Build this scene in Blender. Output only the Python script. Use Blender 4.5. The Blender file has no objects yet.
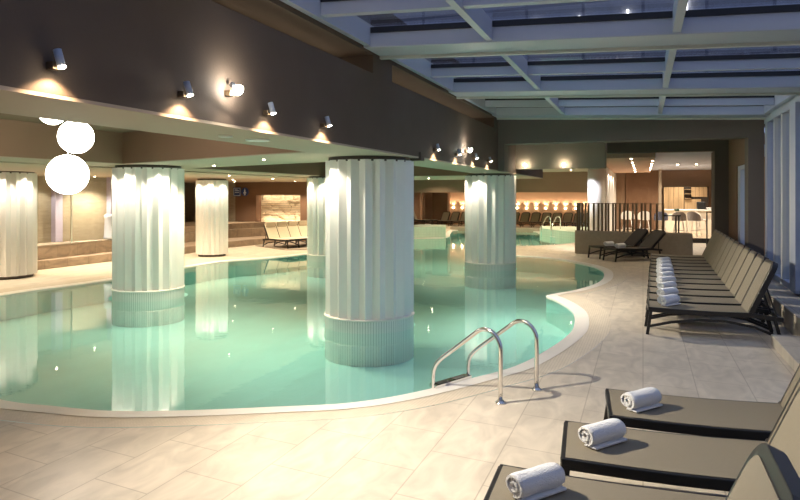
import bpy, bmesh, math, random
from mathutils import Vector, Matrix, geometry
random.seed(7)
SC = bpy.context.scene
COL = SC.collection
PI = math.pi

# ------------------------------------------------------------ camera, world, exposure
cam = bpy.data.cameras.new('camera'); camo = bpy.data.objects.new('camera', cam); COL.objects.link(camo)
cam.sensor_width = 36; cam.lens = 29.25; cam.shift_y = -0.06875
cam.clip_start = 0.05; cam.clip_end = 300
camo.location = (0, 0, 1.7); camo.rotation_euler = (PI/2, 0, math.radians(20.5))
SC.camera = camo
W = bpy.data.worlds.new('world'); SC.world = W; W.use_nodes = True
bg = W.node_tree.nodes['Background']; bg.inputs[0].default_value = (0.12, 0.15, 0.235, 1); bg.inputs[1].default_value = 1.0
SKY = 1.3
bg.inputs[1].default_value = SKY
SC.view_settings.view_transform = 'Standard'; SC.view_settings.look = 'None'
SC.view_settings.exposure = 1.12; SC.view_settings.gamma = 1.0; SC.view_settings.use_curve_mapping = False
SC.cycles.max_bounces = 7; SC.cycles.diffuse_bounces = 4; SC.cycles.transparent_max_bounces = 12
SC.cycles.sample_clamp_indirect = 4.0; SC.cycles.caustics_reflective = False; SC.cycles.caustics_refractive = False

WARM = (1.0, 0.80, 0.55); WARM2 = (1.0, 0.70, 0.42); WHITEW = (1.0, 0.90, 0.74)

# power table (watts)
P_SPOT = 11; P_STAR = 345; P_RING = 25; P_DOWN = 100; P_FAR = 16; P_BAR = 62; P_GLOBE = 16

# ------------------------------------------------------------ materials
MATS = {}
def newmat(name):
    m = bpy.data.materials.new(name); m.use_nodes = True; MATS[name] = m
    return m, m.node_tree, m.node_tree.nodes['Principled BSDF']
def rgb(c): return (c[0], c[1], c[2], 1)
def pmat(name, col, rough=0.6, metal=0.0, var=0.12, scale=6.0, bump=0.0, bscale=60.0, spec=None, stretch=(1,1,1)):
    m, nt, b = newmat(name); N = nt.nodes; L = nt.links
    tc = N.new('ShaderNodeTexCoord'); mp = N.new('ShaderNodeMapping'); mp.inputs['Scale'].default_value = stretch
    L.new(tc.outputs['Object'], mp.inputs[0])
    nz = N.new('ShaderNodeTexNoise'); nz.inputs['Scale'].default_value = scale; nz.inputs['Detail'].default_value = 5
    L.new(mp.outputs[0], nz.inputs[0])
    mx = N.new('ShaderNodeMix'); mx.data_type = 'RGBA'
    mx.inputs[6].default_value = rgb([max(0, c*(1-var)) for c in col]); mx.inputs[7].default_value = rgb([min(1, c*(1+var)) for c in col])
    L.new(nz.outputs[0], mx.inputs[0]); L.new(mx.outputs[2], b.inputs['Base Color'])
    b.inputs['Roughness'].default_value = rough; b.inputs['Metallic'].default_value = metal
    if spec is not None: b.inputs['Specular IOR Level'].default_value = spec
    if bump:
        n2 = N.new('ShaderNodeTexNoise'); n2.inputs['Scale'].default_value = bscale; L.new(tc.outputs['Object'], n2.inputs[0])
        bp = N.new('ShaderNodeBump'); bp.inputs['Strength'].default_value = bump; bp.inputs['Distance'].default_value = 0.01
        L.new(n2.outputs[0], bp.inputs['Height']); L.new(bp.outputs[0], b.inputs['Normal'])
    return m
def emat(name, col, s):
    m, nt, b = newmat(name); b.inputs['Base Color'].default_value = rgb((.9, .9, .9))
    b.inputs['Emission Color'].default_value = rgb(col); b.inputs['Emission Strength'].default_value = s
    return m
def brickmat(name, c1, c2, cm, bw, rh, mortar, swap=False, skew=0.0, rough=0.4, offset=0.5, noise=0.15, nscale=2.5, bump=0.2, plane='xy', squash=1.0):
    m, nt, b = newmat(name); N = nt.nodes; L = nt.links
    tc = N.new('ShaderNodeTexCoord'); sp = N.new('ShaderNodeSeparateXYZ'); L.new(tc.outputs['Object'], sp.inputs[0])
    cb = N.new('ShaderNodeCombineXYZ')
    ax = {'xy': (0, 1), 'yz': (1, 2), 'xz': (0, 2), 'yx': (1, 0)}[plane]
    if skew:
        ma = N.new('ShaderNodeMath'); ma.operation = 'MULTIPLY_ADD'; ma.inputs[1].default_value = skew
        L.new(sp.outputs[ax[1]], ma.inputs[0]); L.new(sp.outputs[ax[0]], ma.inputs[2]); L.new(ma.outputs[0], cb.inputs[0])
    else: L.new(sp.outputs[ax[0]], cb.inputs[0])
    L.new(sp.outputs[ax[1]], cb.inputs[1])
    br = N.new('ShaderNodeTexBrick'); br.offset = offset; br.squash = squash
    br.inputs['Scale'].default_value = 1; br.inputs['Brick Width'].default_value = bw; br.inputs['Row Height'].default_value = rh
    br.inputs['Mortar Size'].default_value = mortar; br.inputs['Mortar Smooth'].default_value = 0.3
    br.inputs['Color1'].default_value = rgb(c1); br.inputs['Color2'].default_value = rgb(c2); br.inputs['Mortar'].default_value = rgb(cm)
    L.new(cb.outputs[0], br.inputs[0])
    nz = N.new('ShaderNodeTexNoise'); nz.inputs['Scale'].default_value = nscale; nz.inputs['Detail'].default_value = 7; nz.inputs['Distortion'].default_value = 1.2
    mp = N.new('ShaderNodeMapping'); mp.inputs['Scale'].default_value = (2.2, 1, 1) if plane != 'yz' else (1, 1, 2)
    L.new(tc.outputs['Object'], mp.inputs[0]); L.new(mp.outputs[0], nz.inputs[0])
    rp = N.new('ShaderNodeMapRange'); rp.inputs[1].default_value = .3; rp.inputs[2].default_value = .7; rp.inputs[3].default_value = 1-noise; rp.inputs[4].default_value = 1+noise*.5
    L.new(nz.outputs[0], rp.inputs[0])
    mx = N.new('ShaderNodeVectorMath'); mx.operation = 'SCALE'; L.new(br.outputs[0], mx.inputs[0]); L.new(rp.outputs[0], mx.inputs['Scale'])
    L.new(mx.outputs[0], b.inputs['Base Color']); b.inputs['Roughness'].default_value = rough
    if bump:
        bp = N.new('ShaderNodeBump'); bp.inputs['Strength'].default_value = bump; bp.inputs['Distance'].default_value = 0.003; bp.invert = True
        L.new(br.outputs['Fac'], bp.inputs['Height']); L.new(bp.outputs[0], b.inputs['Normal'])
    return m

M_DECK = brickmat('deck_stone', (.66, .585, .475), (.62, .55, .445), (.46, .395, .31), .66, .44, .005, plane='yx', skew=.12, rough=.42, noise=.2)
M_STONE = brickmat('bench_stone', (.33, .25, .18), (.28, .21, .15), (.22, .16, .11), .6, .5, .006, plane='yz', rough=.6, noise=.3)
M_LEDGE = brickmat('ledge_stone', (.50, .45, .37), (.46, .41, .34), (.25, .22, .18), .6, .44, .006, plane='yx', rough=.5, noise=.2)
M_MOSAIC = brickmat('rim_mosaic', (.70, .62, .50), (.66, .58, .46), (.54, .47, .37), .03, .03, .004, offset=0, rough=.5, noise=.08, bump=.3)
M_RIM = pmat('rim_white', (.86, .83, .77), .3, var=.03)
M_BASIN = brickmat('basin_tile', (.38, .73, .69), (.36, .72, .68), (.33, .68, .64), .05, .05, .003, offset=0, rough=.5, noise=.05, nscale=1, bump=0)
M_PALEWALL = brickmat('pool_wall_tile', (.62, .74, .62), (.60, .72, .60), (.50, .62, .52), .1, .1, .005, offset=0, rough=.4, noise=.05, plane='xz')
M_DARKPLASTER = pmat('brown_grey_plaster', (.105, .074, .054), .8, var=.18, scale=2.2, bump=.15)
M_GREYPLASTER = pmat('grey_plaster', (.145, .118, .10), .8, var=.08, scale=2.0, bump=.1)
M_PALEPLASTER = pmat('pale_plaster', (.33, .275, .22), .8, var=.04, scale=2)
M_SOFFIT = pmat('cream_soffit', (.46, .37, .28), .75, var=.03, scale=2)
M_BROWNC = pmat('cocoa_coffer', (.27, .165, .105), .8, var=.05, scale=2)
M_BROWN = pmat('cocoa_wall', (.21, .12, .075), .8, var=.1, scale=2)
M_PEACH = pmat('peach_wall', (.52, .34, .24), .8, var=.05, scale=2)
M_TAUPE = pmat('taupe_wall', (.30, .20, .14), .8, var=.1, scale=2)
M_TRAV = pmat('travertine_wall', (.40, .34, .25), .6, var=.3, scale=5, stretch=(1, 1, 4))
M_WHITE = pmat('white_lacquer', (.80, .78, .74), .45, var=.03)
M_COLUMN = pmat('column_fluted_white', (.88, .86, .82), .35, var=.02)
M_LILAC = pmat('lilac_plaster', (.50, .46, .62), .7, var=.03)
M_RINGDARK = pmat('collar_dark', (.09, .07, .06), .5)
M_ALU = pmat('roof_frame_paint', (.42, .46, .55), .45, var=.03)
M_ALU2 = pmat('roof_fin_paint', (.56, .57, .54), .45, var=.03)
M_GASKET = pmat('black_gasket', (.01, .011, .015), .6)
M_STEEL = pmat('polished_steel', (.78, .76, .72), .12, 1.0, var=.02)
M_FRAME = pmat('black_lounger_frame', (.013, .012, .011), .38, var=.2)
M_FABRIC = pmat('taupe_mesh_fabric', (.24, .205, .145), .62, var=.06, scale=40, bump=.25, bscale=420)
M_FABRICD = pmat('charcoal_mesh_fabric', (.05, .045, .04), .65, var=.1, scale=40)
M_CREAMF = pmat('cream_towel_cover', (.66, .58, .44), .85, var=.08)
M_PILLOW = pmat('beige_pillow', (.42, .34, .24), .9, var=.08)
M_TOWEL = pmat('white_terry', (.86, .86, .86), .95, var=.04, scale=30, bump=.9, bscale=170)
M_BRONZE = pmat('bronze_slat', (.16, .11, .065), .35, .5, var=.2)
M_CONC = pmat('planter_render', (.33, .28, .21), .85, var=.18, scale=14, bump=.4)
M_WOOD = pmat('oak_veneer', (.50, .37, .23), .5, var=.35, scale=3, stretch=(8, 8, .6))
M_DARKWOOD = pmat('dark_recess', (.03, .022, .018), .6)
M_COUNTER = pmat('cream_counter', (.80, .72, .60), .4, var=.04)
M_BARFLOOR = pmat('bar_floor_beige', (.62, .50, .36), .35, var=.05)
M_CHAIR = pmat('chair_white', (.82, .78, .72), .4, var=.03)
M_CHAIRG = pmat('chair_grey', (.34, .31, .30), .6, var=.03)
M_CHAIRB = pmat('chair_blue', (.16, .18, .28), .6, var=.03)
M_BLUE = pmat('sign_blue', (.03, .08, .30), .4, var=.02)
M_SIGNW = pmat('sign_white', (.7, .78, .9), .4, var=.02)
M_FACADE = brickmat('facade_panels', (.34, .34, .36), (.28, .28, .31), (.16, .16, .19), 1.6, .9, .05, offset=0, rough=.8, noise=.1, plane='xz')
M_PLANT = pmat('dark_leaf', (.02, .05, .02), .5)
M_CURTAIN = pmat('pale_blind', (.52, .56, .68), .8, var=.03)
E_GLOBE = emat('globe_glow', (1, .93, .80), 9)
E_LAMP = emat('lamp_glow', (1, .86, .62), 60)
E_STAR = emat('bright_lamp_glow', (1, .95, .82), 160)
E_SMALL = emat('small_lamp_glow', (1, .74, .42), 14)
E_DOT = emat('ceiling_dot_glow', (1, .86, .62), 18)
E_STRIP = emat('reflection_streak_glow', (1, .97, .9), 2.5)
E_COVE = emat('cove_glow', (1, .86, .62), 3)

def glassmat(name, tint, rough, ior, bump=0, bscale=3, face=0.0):
    m, nt, b = newmat(name); N = nt.nodes; L = nt.links; N.remove(b)
    out = N['Material Output']
    tr = N.new('ShaderNodeBsdfTransparent'); tr.inputs[0].default_value = rgb(tint)
    gl = N.new('ShaderNodeBsdfGlossy'); gl.inputs['Roughness'].default_value = rough; gl.inputs[0].default_value = (1, 1, 1, 1)
    fr = N.new('ShaderNodeFresnel'); fr.inputs[0].default_value = ior
    mx = N.new('ShaderNodeMixShader'); ge = N.new('ShaderNodeNewGeometry'); mi = N.new('ShaderNodeMath'); mi.operation = 'MULTIPLY_ADD'; mi.inputs[1].default_value = 1/ior-ior; mi.inputs[2].default_value = ior
    L.new(ge.outputs['Backfacing'], mi.inputs[0]); L.new(mi.outputs[0], fr.inputs[0])   # both faces of a pane reflect like the outside
    L.new(fr.outputs[0], mx.inputs[0]); L.new(tr.outputs[0], mx.inputs[1]); L.new(gl.outputs[0], mx.inputs[2])
    L.new(mx.outputs[0], out.inputs[0])
    if bump:
        tc = N.new('ShaderNodeTexCoord'); nz = N.new('ShaderNodeTexNoise'); nz.inputs['Scale'].default_value = bscale; nz.inputs['Detail'].default_value = 3
        L.new(tc.outputs['Object'], nz.inputs[0]); bp = N.new('ShaderNodeBump'); bp.inputs['Strength'].default_value = bump; bp.inputs['Distance'].default_value = 0.02
        L.new(nz.outputs[0], bp.inputs['Height']); L.new(bp.outputs[0], gl.inputs['Normal'])
    return m
M_WATER = glassmat('pool_water', (.88, .98, .96), .03, 1.42, bump=.10, bscale=2.2)
M_GLASS = glassmat('roof_glass', (.88, .90, .95), .02, 1.18)
M_GLASS2 = glassmat('partition_glass', (.93, .94, .93), .01, 1.4)

# mosaic of the column rings: fine vertical joints all the way round
m, nt, b = newmat('ring_mosaic'); N = nt.nodes; Lk = nt.links
tc = N.new('ShaderNodeTexCoord'); sp = N.new('ShaderNodeSeparateXYZ'); Lk.new(tc.outputs['Object'], sp.inputs[0])
at2 = N.new('ShaderNodeMath'); at2.operation = 'ARCTAN2'; Lk.new(sp.outputs[1], at2.inputs[0]); Lk.new(sp.outputs[0], at2.inputs[1])
mu = N.new('ShaderNodeMath'); mu.operation = 'MULTIPLY'; mu.inputs[1].default_value = 110/(2*PI); Lk.new(at2.outputs[0], mu.inputs[0])
fr = N.new('ShaderNodeMath'); fr.operation = 'FRACT'; Lk.new(mu.outputs[0], fr.inputs[0])
gt = N.new('ShaderNodeMath'); gt.operation = 'GREATER_THAN'; gt.inputs[1].default_value = .16; Lk.new(fr.outputs[0], gt.inputs[0])
mx = N.new('ShaderNodeMix'); mx.data_type = 'RGBA'; mx.inputs[6].default_value = (.42, .42, .40, 1); mx.inputs[7].default_value = (.84, .82, .78, 1)
Lk.new(gt.outputs[0], mx.inputs[0]); Lk.new(mx.outputs[2], b.inputs['Base Color']); b.inputs['Roughness'].default_value = .4
M_RINGMOS = m

# ------------------------------------------------------------ mesh helpers
def BM(): return bmesh.new()
def box(bm, x0, y0, z0, x1, y1, z1):
    vs = [bm.verts.new(p) for p in ((x0,y0,z0),(x1,y0,z0),(x1,y1,z0),(x0,y1,z0),(x0,y0,z1),(x1,y0,z1),(x1,y1,z1),(x0,y1,z1))]
    for f in ((0,3,2,1),(4,5,6,7),(0,1,5,4),(1,2,6,5),(2,3,7,6),(3,0,4,7)): bm.faces.new([vs[i] for i in f])
    return bm
def prism(bm, pts, z0, z1):
    """vertical prism over a polygon; z0/z1 numbers or functions of (x, y)"""
    f0 = z0 if callable(z0) else (lambda x, y: z0); f1 = z1 if callable(z1) else (lambda x, y: z1)
    a = sum(pts[i][0]*pts[(i+1) % len(pts)][1]-pts[(i+1) % len(pts)][0]*pts[i][1] for i in range(len(pts)))
    if a < 0: pts = pts[::-1]
    lo = [bm.verts.new((x, y, f0(x, y))) for x, y in pts]; hi = [bm.verts.new((x, y, f1(x, y))) for x, y in pts]
    n = len(pts)
    for i in range(n): bm.faces.new((lo[i], lo[(i+1) % n], hi[(i+1) % n], hi[i]))
    tri = geometry.tessellate_polygon([[Vector((x, y, 0)) for x, y in pts]])
    for t in tri:
        try: bm.faces.new([hi[i] for i in t]); bm.faces.new([lo[i] for i in reversed(t)])
        except ValueError: pass
    return bm
def tube(bm, pts, r, seg=10, closed=False):
    pts = [Vector(p) for p in pts]; n = len(pts); rings = []
    up = Vector((0, 0, 1)); prev = None
    for i, p in enumerate(pts):
        t = (pts[min(i+1, n-1)]-pts[max(i-1, 0)]).normalized()
        if prev is None:
            a = t.cross(up)
            if a.length < .05: a = t.cross(Vector((0, 1, 0)))
            a.normalize()
        else:
            a = prev-t*prev.dot(t); a.normalize()
        prev = a; bb = t.cross(a); rr = r[i] if isinstance(r, (list, tuple)) else r
        rings.append([bm.verts.new(p+a*math.cos(2*PI*k/seg)*rr+bb*math.sin(2*PI*k/seg)*rr) for k in range(seg)])
    for i in range(n-1):
        for k in range(seg):
            f = bm.faces.new((rings[i][k], rings[i][(k+1) % seg], rings[i+1][(k+1) % seg], rings[i+1][k])); f.smooth = True
    bm.faces.new(rings[0][::-1]); bm.faces.new(rings[-1])
    return bm
def bar(bm, a, b, w, h):
    """rectangular bar from a to b, width w (sideways), height h"""
    a = Vector(a); b = Vector(b); t = (b-a).normalized(); s = t.cross(Vector((0, 0, 1)))
    if s.length < .01: s = Vector((0, 1, 0))
    s.normalize(); u = s.cross(t)
    vs = [bm.verts.new(p+s*i*w/2+u*j*h/2) for p in (a, b) for i, j in ((-1,-1),(1,-1),(1,1),(-1,1))]
    for f in ((0,1,2,3),(7,6,5,4),(0,4,5,1),(1,5,6,2),(2,6,7,3),(3,7,4,0)): bm.faces.new([vs[i] for i in f])
    return bm
def lathe(bm, prof, seg=32, cx=0, cy=0, cz=0, cap=True):
    rings = [[bm.verts.new((cx+r*math.cos(2*PI*k/seg), cy+r*math.sin(2*PI*k/seg), cz+z)) for k in range(seg)] for r, z in prof]
    for i in range(len(rings)-1):
        for k in range(seg):
            f = bm.faces.new((rings[i][k], rings[i][(k+1) % seg], rings[i+1][(k+1) % seg], rings[i+1][k])); f.smooth = True
    if cap: bm.faces.new(rings[0][::-1]); bm.faces.new(rings[-1])
    return bm
def sphere(bm, c, r, seg=32):
    bmesh.ops.create_uvsphere(bm, u_segments=seg, v_segments=seg//2, radius=r, matrix=Matrix.Translation(c))
    for f in bm.faces: f.smooth = True
    return bm
def obj(name, bm, mat, parent=None, loc=None, bevel=0, recalc=True, rot=None):
    if recalc: bmesh.ops.recalc_face_normals(bm, faces=bm.faces)
    me = bpy.data.meshes.new(name); bm.to_mesh(me); bm.free(); me.materials.append(mat)
    o = bpy.data.objects.new(name, me); COL.objects.link(o)
    if parent: o.parent = parent
    if loc: o.location = loc
    if rot: o.rotation_euler = rot
    if bevel:
        md = o.modifiers.new('bevel', 'BEVEL'); md.width = bevel; md.segments = 2; md.limit_method = 'ANGLE'
    return o
def tag(o, label, cat, group=None, kind=None):
    o['label'] = label; o['category'] = cat
    if group: o['group'] = group
    if kind: o['kind'] = kind
    return o
def thing(name, label, cat, loc=(0, 0, 0), rz=0, group=None):
    o = bpy.data.objects.new(name, None); COL.objects.link(o); o.empty_display_size = .1
    o.location = loc; o.rotation_euler = (0, 0, rz)
    return tag(o, label, cat, group)
def struct(name, bm, mat, label=None, **k):
    o = obj(name, bm, mat, **k); o['kind'] = 'structure'
    if label: o['label'] = label
    return o
def dup(root, loc, rz, label, group=None, scale=None):
    r = root.copy(); COL.objects.link(r); r.location = loc; r.rotation_euler = (0, 0, rz); r['label'] = label
    if group: r['group'] = group
    if scale: r.scale = (scale,)*3
    for ch in list(root.children):
        c = ch.copy(); COL.objects.link(c); c.parent = r
        for g in list(ch.children):
            d = g.copy(); COL.objects.link(d); d.parent = c
    return r
def spot(parent, loc, aim, power, color, size=60, blend=.4, rad=.03, name='light'):
    l = bpy.data.lights.new(name, 'SPOT'); l.energy = power; l.color = color; l.spot_size = math.radians(size); l.spot_blend = blend; l.shadow_soft_size = rad
    o = bpy.data.objects.new(name, l); COL.objects.link(o); o.location = loc
    d = Vector(aim)-Vector(loc); o.rotation_euler = d.to_track_quat('-Z', 'Y').to_euler()
    if parent: o.parent = parent
    return o
def point(parent, loc, power, color, rad=.05, name='light'):
    l = bpy.data.lights.new(name, 'POINT'); l.energy = power; l.color = color; l.shadow_soft_size = rad
    o = bpy.data.objects.new(name, l); COL.objects.link(o); o.location = loc
    if parent: o.parent = parent
    return o
def rod(bm, pts2, y0, y1):
    """extrude an (x,z) outline between y0 and y1"""
    a = [bm.verts.new((x, y0, z)) for x, z in pts2]; b = [bm.verts.new((x, y1, z)) for x, z in pts2]; n = len(pts2)
    for i in range(n): bm.faces.new((a[i], a[(i+1) % n], b[(i+1) % n], b[i]))
    bm.faces.new(a[::-1]); bm.faces.new(b)
    return bm
ORD = ['first', 'second', 'third', 'fourth', 'fifth', 'sixth', 'seventh', 'eighth', 'ninth', 'tenth', 'eleventh', 'twelfth', 'thirteenth', 'fourteenth', 'fifteenth', 'sixteenth', 'seventeenth', 'eighteenth', 'nineteenth', 'twentieth', 'twenty-first', 'twenty-second', 'twenty-third', 'twenty-fourth', 'twenty-fifth', 'twenty-sixth']

# ------------------------------------------------------------ pool shape
PTS = [(-7.4,4.75),(-6.3,4.15),(-5.11,3.98),(-4.55,4.01),(-3.98,4.09),(-3.40,4.33),(-2.85,4.62),(-2.35,4.90),(-2.02,5.22),(-1.75,5.61),(-1.53,5.99),(-1.21,6.6),(-1.0,7.44),
       (-.87,8.3),(-.86,8.9),(-.95,9.8),(-1.15,10.48),(-1.38,11.0),(-1.56,11.36),(-1.42,11.75),(-1.16,12.25),(-.88,13.2),(-.78,14.17),(-.83,15.29),(-1.02,16.1),(-1.35,16.8),(-2.1,17.85),(-2.7,18.25),(-3.4,18.42),
       (-4.4,18.9),(-5.0,19.6),(-5.05,20.5),(-4.7,21.4),(-4.0,22.04),(-3.0,23.2),(-2.4,24.3),(-2.0,25.3),(-2.4,26.5),(-3.3,27.4),(-4.3,29.4),(-4.9,31.2),
       (-6.5,31.6),(-8.6,31.2),(-8.2,28.5),(-7.6,26.2),(-7.7,25.2),(-8.6,24.6),(-9.4,23.4),(-9.2,21.5),(-8.9,19.5),(-9.1,17.6),(-9.6,15.6),(-10.2,14.4),(-10.28,13.08),(-10.2,11.8),(-10.15,10.4),(-10.25,9.4),(-10.38,8.4),(-10.2,7.3),(-9.6,6.3),(-8.6,5.4)]
def catmull(P, n=5):
    out = []; m = len(P)
    for i in range(m):
        p0, p1, p2, p3 = [Vector(P[(i+k-1) % m]) for k in range(4)]
        for j in range(n):
            t = j/n
            out.append(.5*((2*p1)+(p2-p0)*t+(2*p0-5*p1+4*p2-p3)*t*t+(3*p1-p0-3*p2+p3)*t*t*t))
    return out
POOL = catmull(PTS)
def offset(C, d):
    n = len(C); out = []
    for i in range(n):
        t = (C[(i+1) % n]-C[i-1]).normalized(); nn = Vector((t.y, -t.x)); p = C[i]+nn*d
        if min((p-q).length for q in C) > abs(d)*.93: out.append(p)
    return out
O1 = offset(POOL, .19); O2 = offset(POOL, .47)
def fill(bm, loops, z, zs=None):
    """flat region bounded by loops[0] with holes loops[1:]; zs gives a height per loop"""
    allv = []
    for li, lp in enumerate(loops):
        zz = zs[li] if zs else z
        allv += [bm.verts.new((p[0], p[1], zz)) for p in lp]
    tri = geometry.tessellate_polygon([[Vector((p[0], p[1], 0)) for p in lp] for lp in loops])
    for t in tri:
        try: bm.faces.new([allv[i] for i in t])
        except ValueError: pass
    for f in bm.faces:
        f.normal_update()
        if f.normal.z < 0: f.normal_flip()
    return bm
ZW = -.05; ZB = -.47
OUT = [(-26, -3), (8, -3), (8, 40), (-26, 40)]
struct('floor', fill(BM(), [OUT, O2], 0), M_DECK, recalc=False)
def ring(bm, d, zo, zi):
    n = len(POOL); outer = [None]*n
    for i in range(n):
        t = (POOL[(i+1) % n]-POOL[i-1]).normalized(); p = POOL[i]+Vector((t.y, -t.x))*d
        if min((p-q).length for q in POOL) > d*.93: outer[i] = p
    last = [p for p in outer if p is not None][-1]
    for i in range(n):
        if outer[i] is None: outer[i] = last
        last = outer[i]
    vi = [bm.verts.new((p.x, p.y, zi)) for p in POOL]; cache = {}
    vo = [cache.setdefault((p.x, p.y), None) or cache.__setitem__((p.x, p.y), bm.verts.new((p.x, p.y, zo))) or cache[(p.x, p.y)] for p in outer]
    for i in range(n):
        j = (i+1) % n
        bm.faces.new((vi[i], vi[j], vo[j], vo[i]) if vo[i] is not vo[j] else (vi[i], vi[j], vo[i]))
    for f in bm.faces:
        f.normal_update()
        if f.normal.z < 0: f.normal_flip()
    return bm
struct('trim_1', ring(BM(), .47, .002, -.045), M_MOSAIC, label='beige mosaic band around the pool', recalc=False)
bm = ring(BM(), .19, -.021, -.035)
n = len(POOL)
a = [bm.verts.new((p.x, p.y, -.035)) for p in POOL]; b_ = [bm.verts.new((p.x, p.y, -.075)) for p in POOL]
for i in range(n): bm.faces.new((a[i], a[(i+1) % n], b_[(i+1) % n], b_[i]))
struct('trim_2', bm, M_RIM, label='white overflow rim of the pool', recalc=False)
bm = BM()
a = [bm.verts.new((p.x, p.y, -.07)) for p in POOL]; b_ = [bm.verts.new((p.x, p.y, ZB)) for p in POOL]
for i in range(n): bm.faces.new((a[i], b_[i], b_[(i+1) % n], a[(i+1) % n]))
fill(bm, [POOL], ZB)
struct('pool_basin', bm, M_BASIN, recalc=False)
WELLS = [(-3.47, 8.10, .60), (-3.42, 15.3, .62), (-8.00, 9.0, .62), (-7.95, 15.8, .60)]
bm = fill(BM(), [POOL]+[[Vector((x+(q+.022)*math.cos(2*PI*k/48), y+(q+.022)*math.sin(2*PI*k/48))) for k in range(48)][::-1] for x, y, q in WELLS], ZW)
w = obj('pool_water', bm, M_WATER, recalc=False); tag(w, 'still turquoise water filling the free-form pool', 'water', kind='stuff')

# ------------------------------------------------------------ columns
def column(x, y, r, label, base=ZB, wet=True, top=2.2, lights=None, rz=.0):
    t = thing('fluted_column', label, 'column', (x, y, base), 0, 'white fluted columns')
    z0 = (.11-base) if wet else .06
    bm = BM(); K = 20; h = top-.045-base; ring = []
    for k in range(K):
        a0 = 2*PI*k/K+rz; w_ = 2*PI/K
        ring += [(r, a0), (r*.90, a0+w_*.5)]
    lo = [bm.verts.new((q*math.cos(a), q*math.sin(a), z0)) for q, a in ring]; hi = [bm.verts.new((q*math.cos(a), q*math.sin(a), h)) for q, a in ring]
    m_ = len(ring)
    for i in range(m_): bm.faces.new((lo[i], lo[(i+1) % m_], hi[(i+1) % m_], hi[i]))
    bm.faces.new(lo[::-1]); bm.faces.new(hi)
    obj('shaft', bm, M_COLUMN, t)
    if wet:
        obj('plinth', lathe(BM(), [(r+.0, 0), (r+.0, z0-.03), (r+.0, z0)], 64), M_RINGMOS, t)
        obj('plinth_rim', lathe(BM(), [(r+.008, z0-.018), (r+.014, z0-.006), (r+.008, z0+.006), (r-.02, z0+.008)], 64), M_RIM, t)
    else:
        obj('base_ring', lathe(BM(), [(r-.07, 0), (r-.07, .07)], 40), M_RINGDARK, t)
    obj('collar', lathe(BM(), [(r-.05, h-.02), (r-.05, top-base)], 40), M_RINGDARK, t)
    for deg, p in (lights or []):
        a = math.radians(deg); q = r+.19
        spot(t, (q*math.cos(a), q*math.sin(a), top-base-.03), ((r-.16)*math.cos(a), (r-.16)*math.sin(a), 0.2), p, WHITEW, 105, .7, .03)
    return t
R = P_RING
column(-3.47, 8.10, .60, 'large white fluted column in the pool nearest the ladder', lights=[(-158, R*1.3), (-118, R*1.3), (150, R)])
column(-3.42, 15.3, .61, 'white fluted column in the pool standing behind the largest one, under the dark beam', lights=[(-150, R*1.1), (-105, R*1.1)], rz=.1)
column(-8.00, 9.0, .585, 'white fluted column in the pool right of the hanging globes', lights=[(-128, R*1.1), (-82, R*1.1), (-30, R), (60, R)], rz=.05)
column(-7.95, 15.8, .60, 'white fluted column in the pool half hidden by the largest column', lights=[(-120, R), (-70, R), (0, R)])
column(-12.4, 9.75, .60, 'white fluted column on the deck cut by the edge of the photo', base=0, wet=False, lights=[(-95, R*1.1), (-48, R*1.1), (0, R)])
column(-11.3, 15.2, .44, 'slim white fluted column on the far deck near the blue signs', base=0, wet=False, top=2.15, lights=[(-110, R*.8), (-60, R*.8), (-10, R*.6)], rz=.1)

# ------------------------------------------------------------ left wing ceiling (soffit strips and coffers)
ZC = 2.2
XF = -2.85
def soff(name, pts, label, z0=ZC, z1=2.7, m=M_SOFFIT):
    return struct(name, prism(BM(), pts, z0, z1), m, label=label)
bm = BM()
prism(bm, [(-3.67,-3),(XF-.001,-3),(XF-.001,20),(-3.67,20)], ZC, ZC+.02)
struct('ceiling_beam_soffit', bm, M_SOFFIT)
# coffer lining: brown vertical faces are thin boards against soffit blocks
A = [(-3.67,6.72),(-7.9,8.3),(-7.9,10.0),(-3.67,8.55)]
soff('ceiling_cross_beam', A, 'cream cross beam between the coffers')
soff('ceiling_side_beam', [(-7.9,-3),(-7.9,16.4),(-8.9,16.9),(-8.9,-3)], 'cream beam along the coffers')
soff('ceiling_low_far', [(-3.67,16.4),(-3.67,20.6),(-8.9,20.6),(-8.9,16.4)], 'cream low ceiling past the coffers')
soff('ceiling_low_side', [(-8.9,-3),(-8.9,21),(-17,21),(-17,-3)], 'cream low ceiling over the bathing benches', z0=ZC-.02)
struct('ceiling_coffer_top', box(BM(), -8.9,-3,2.7,-3.67,21,2.75), M_BROWNC)
bm = BM()
bar(bm, (-7.89,-3,2.455),(-7.89,8.27,2.455), .02, .49)
bar(bm, (-7.89,8.285,2.455),(-3.68,6.705,2.455), .02, .49)
bar(bm, (-7.89,10.0,2.455),(-7.89,16.4,2.455), .02, .49)
bar(bm, (-7.9,16.39,2.455),(-3.68,16.39,2.455), .02, .49)
bar(bm, (-3.68,-3,2.455),(-3.68,6.7,2.455), .02, .49)
struct('ceiling_coffer_faces', bm, M_BROWNC, label='brown upright faces of the ceiling coffers')
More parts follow.
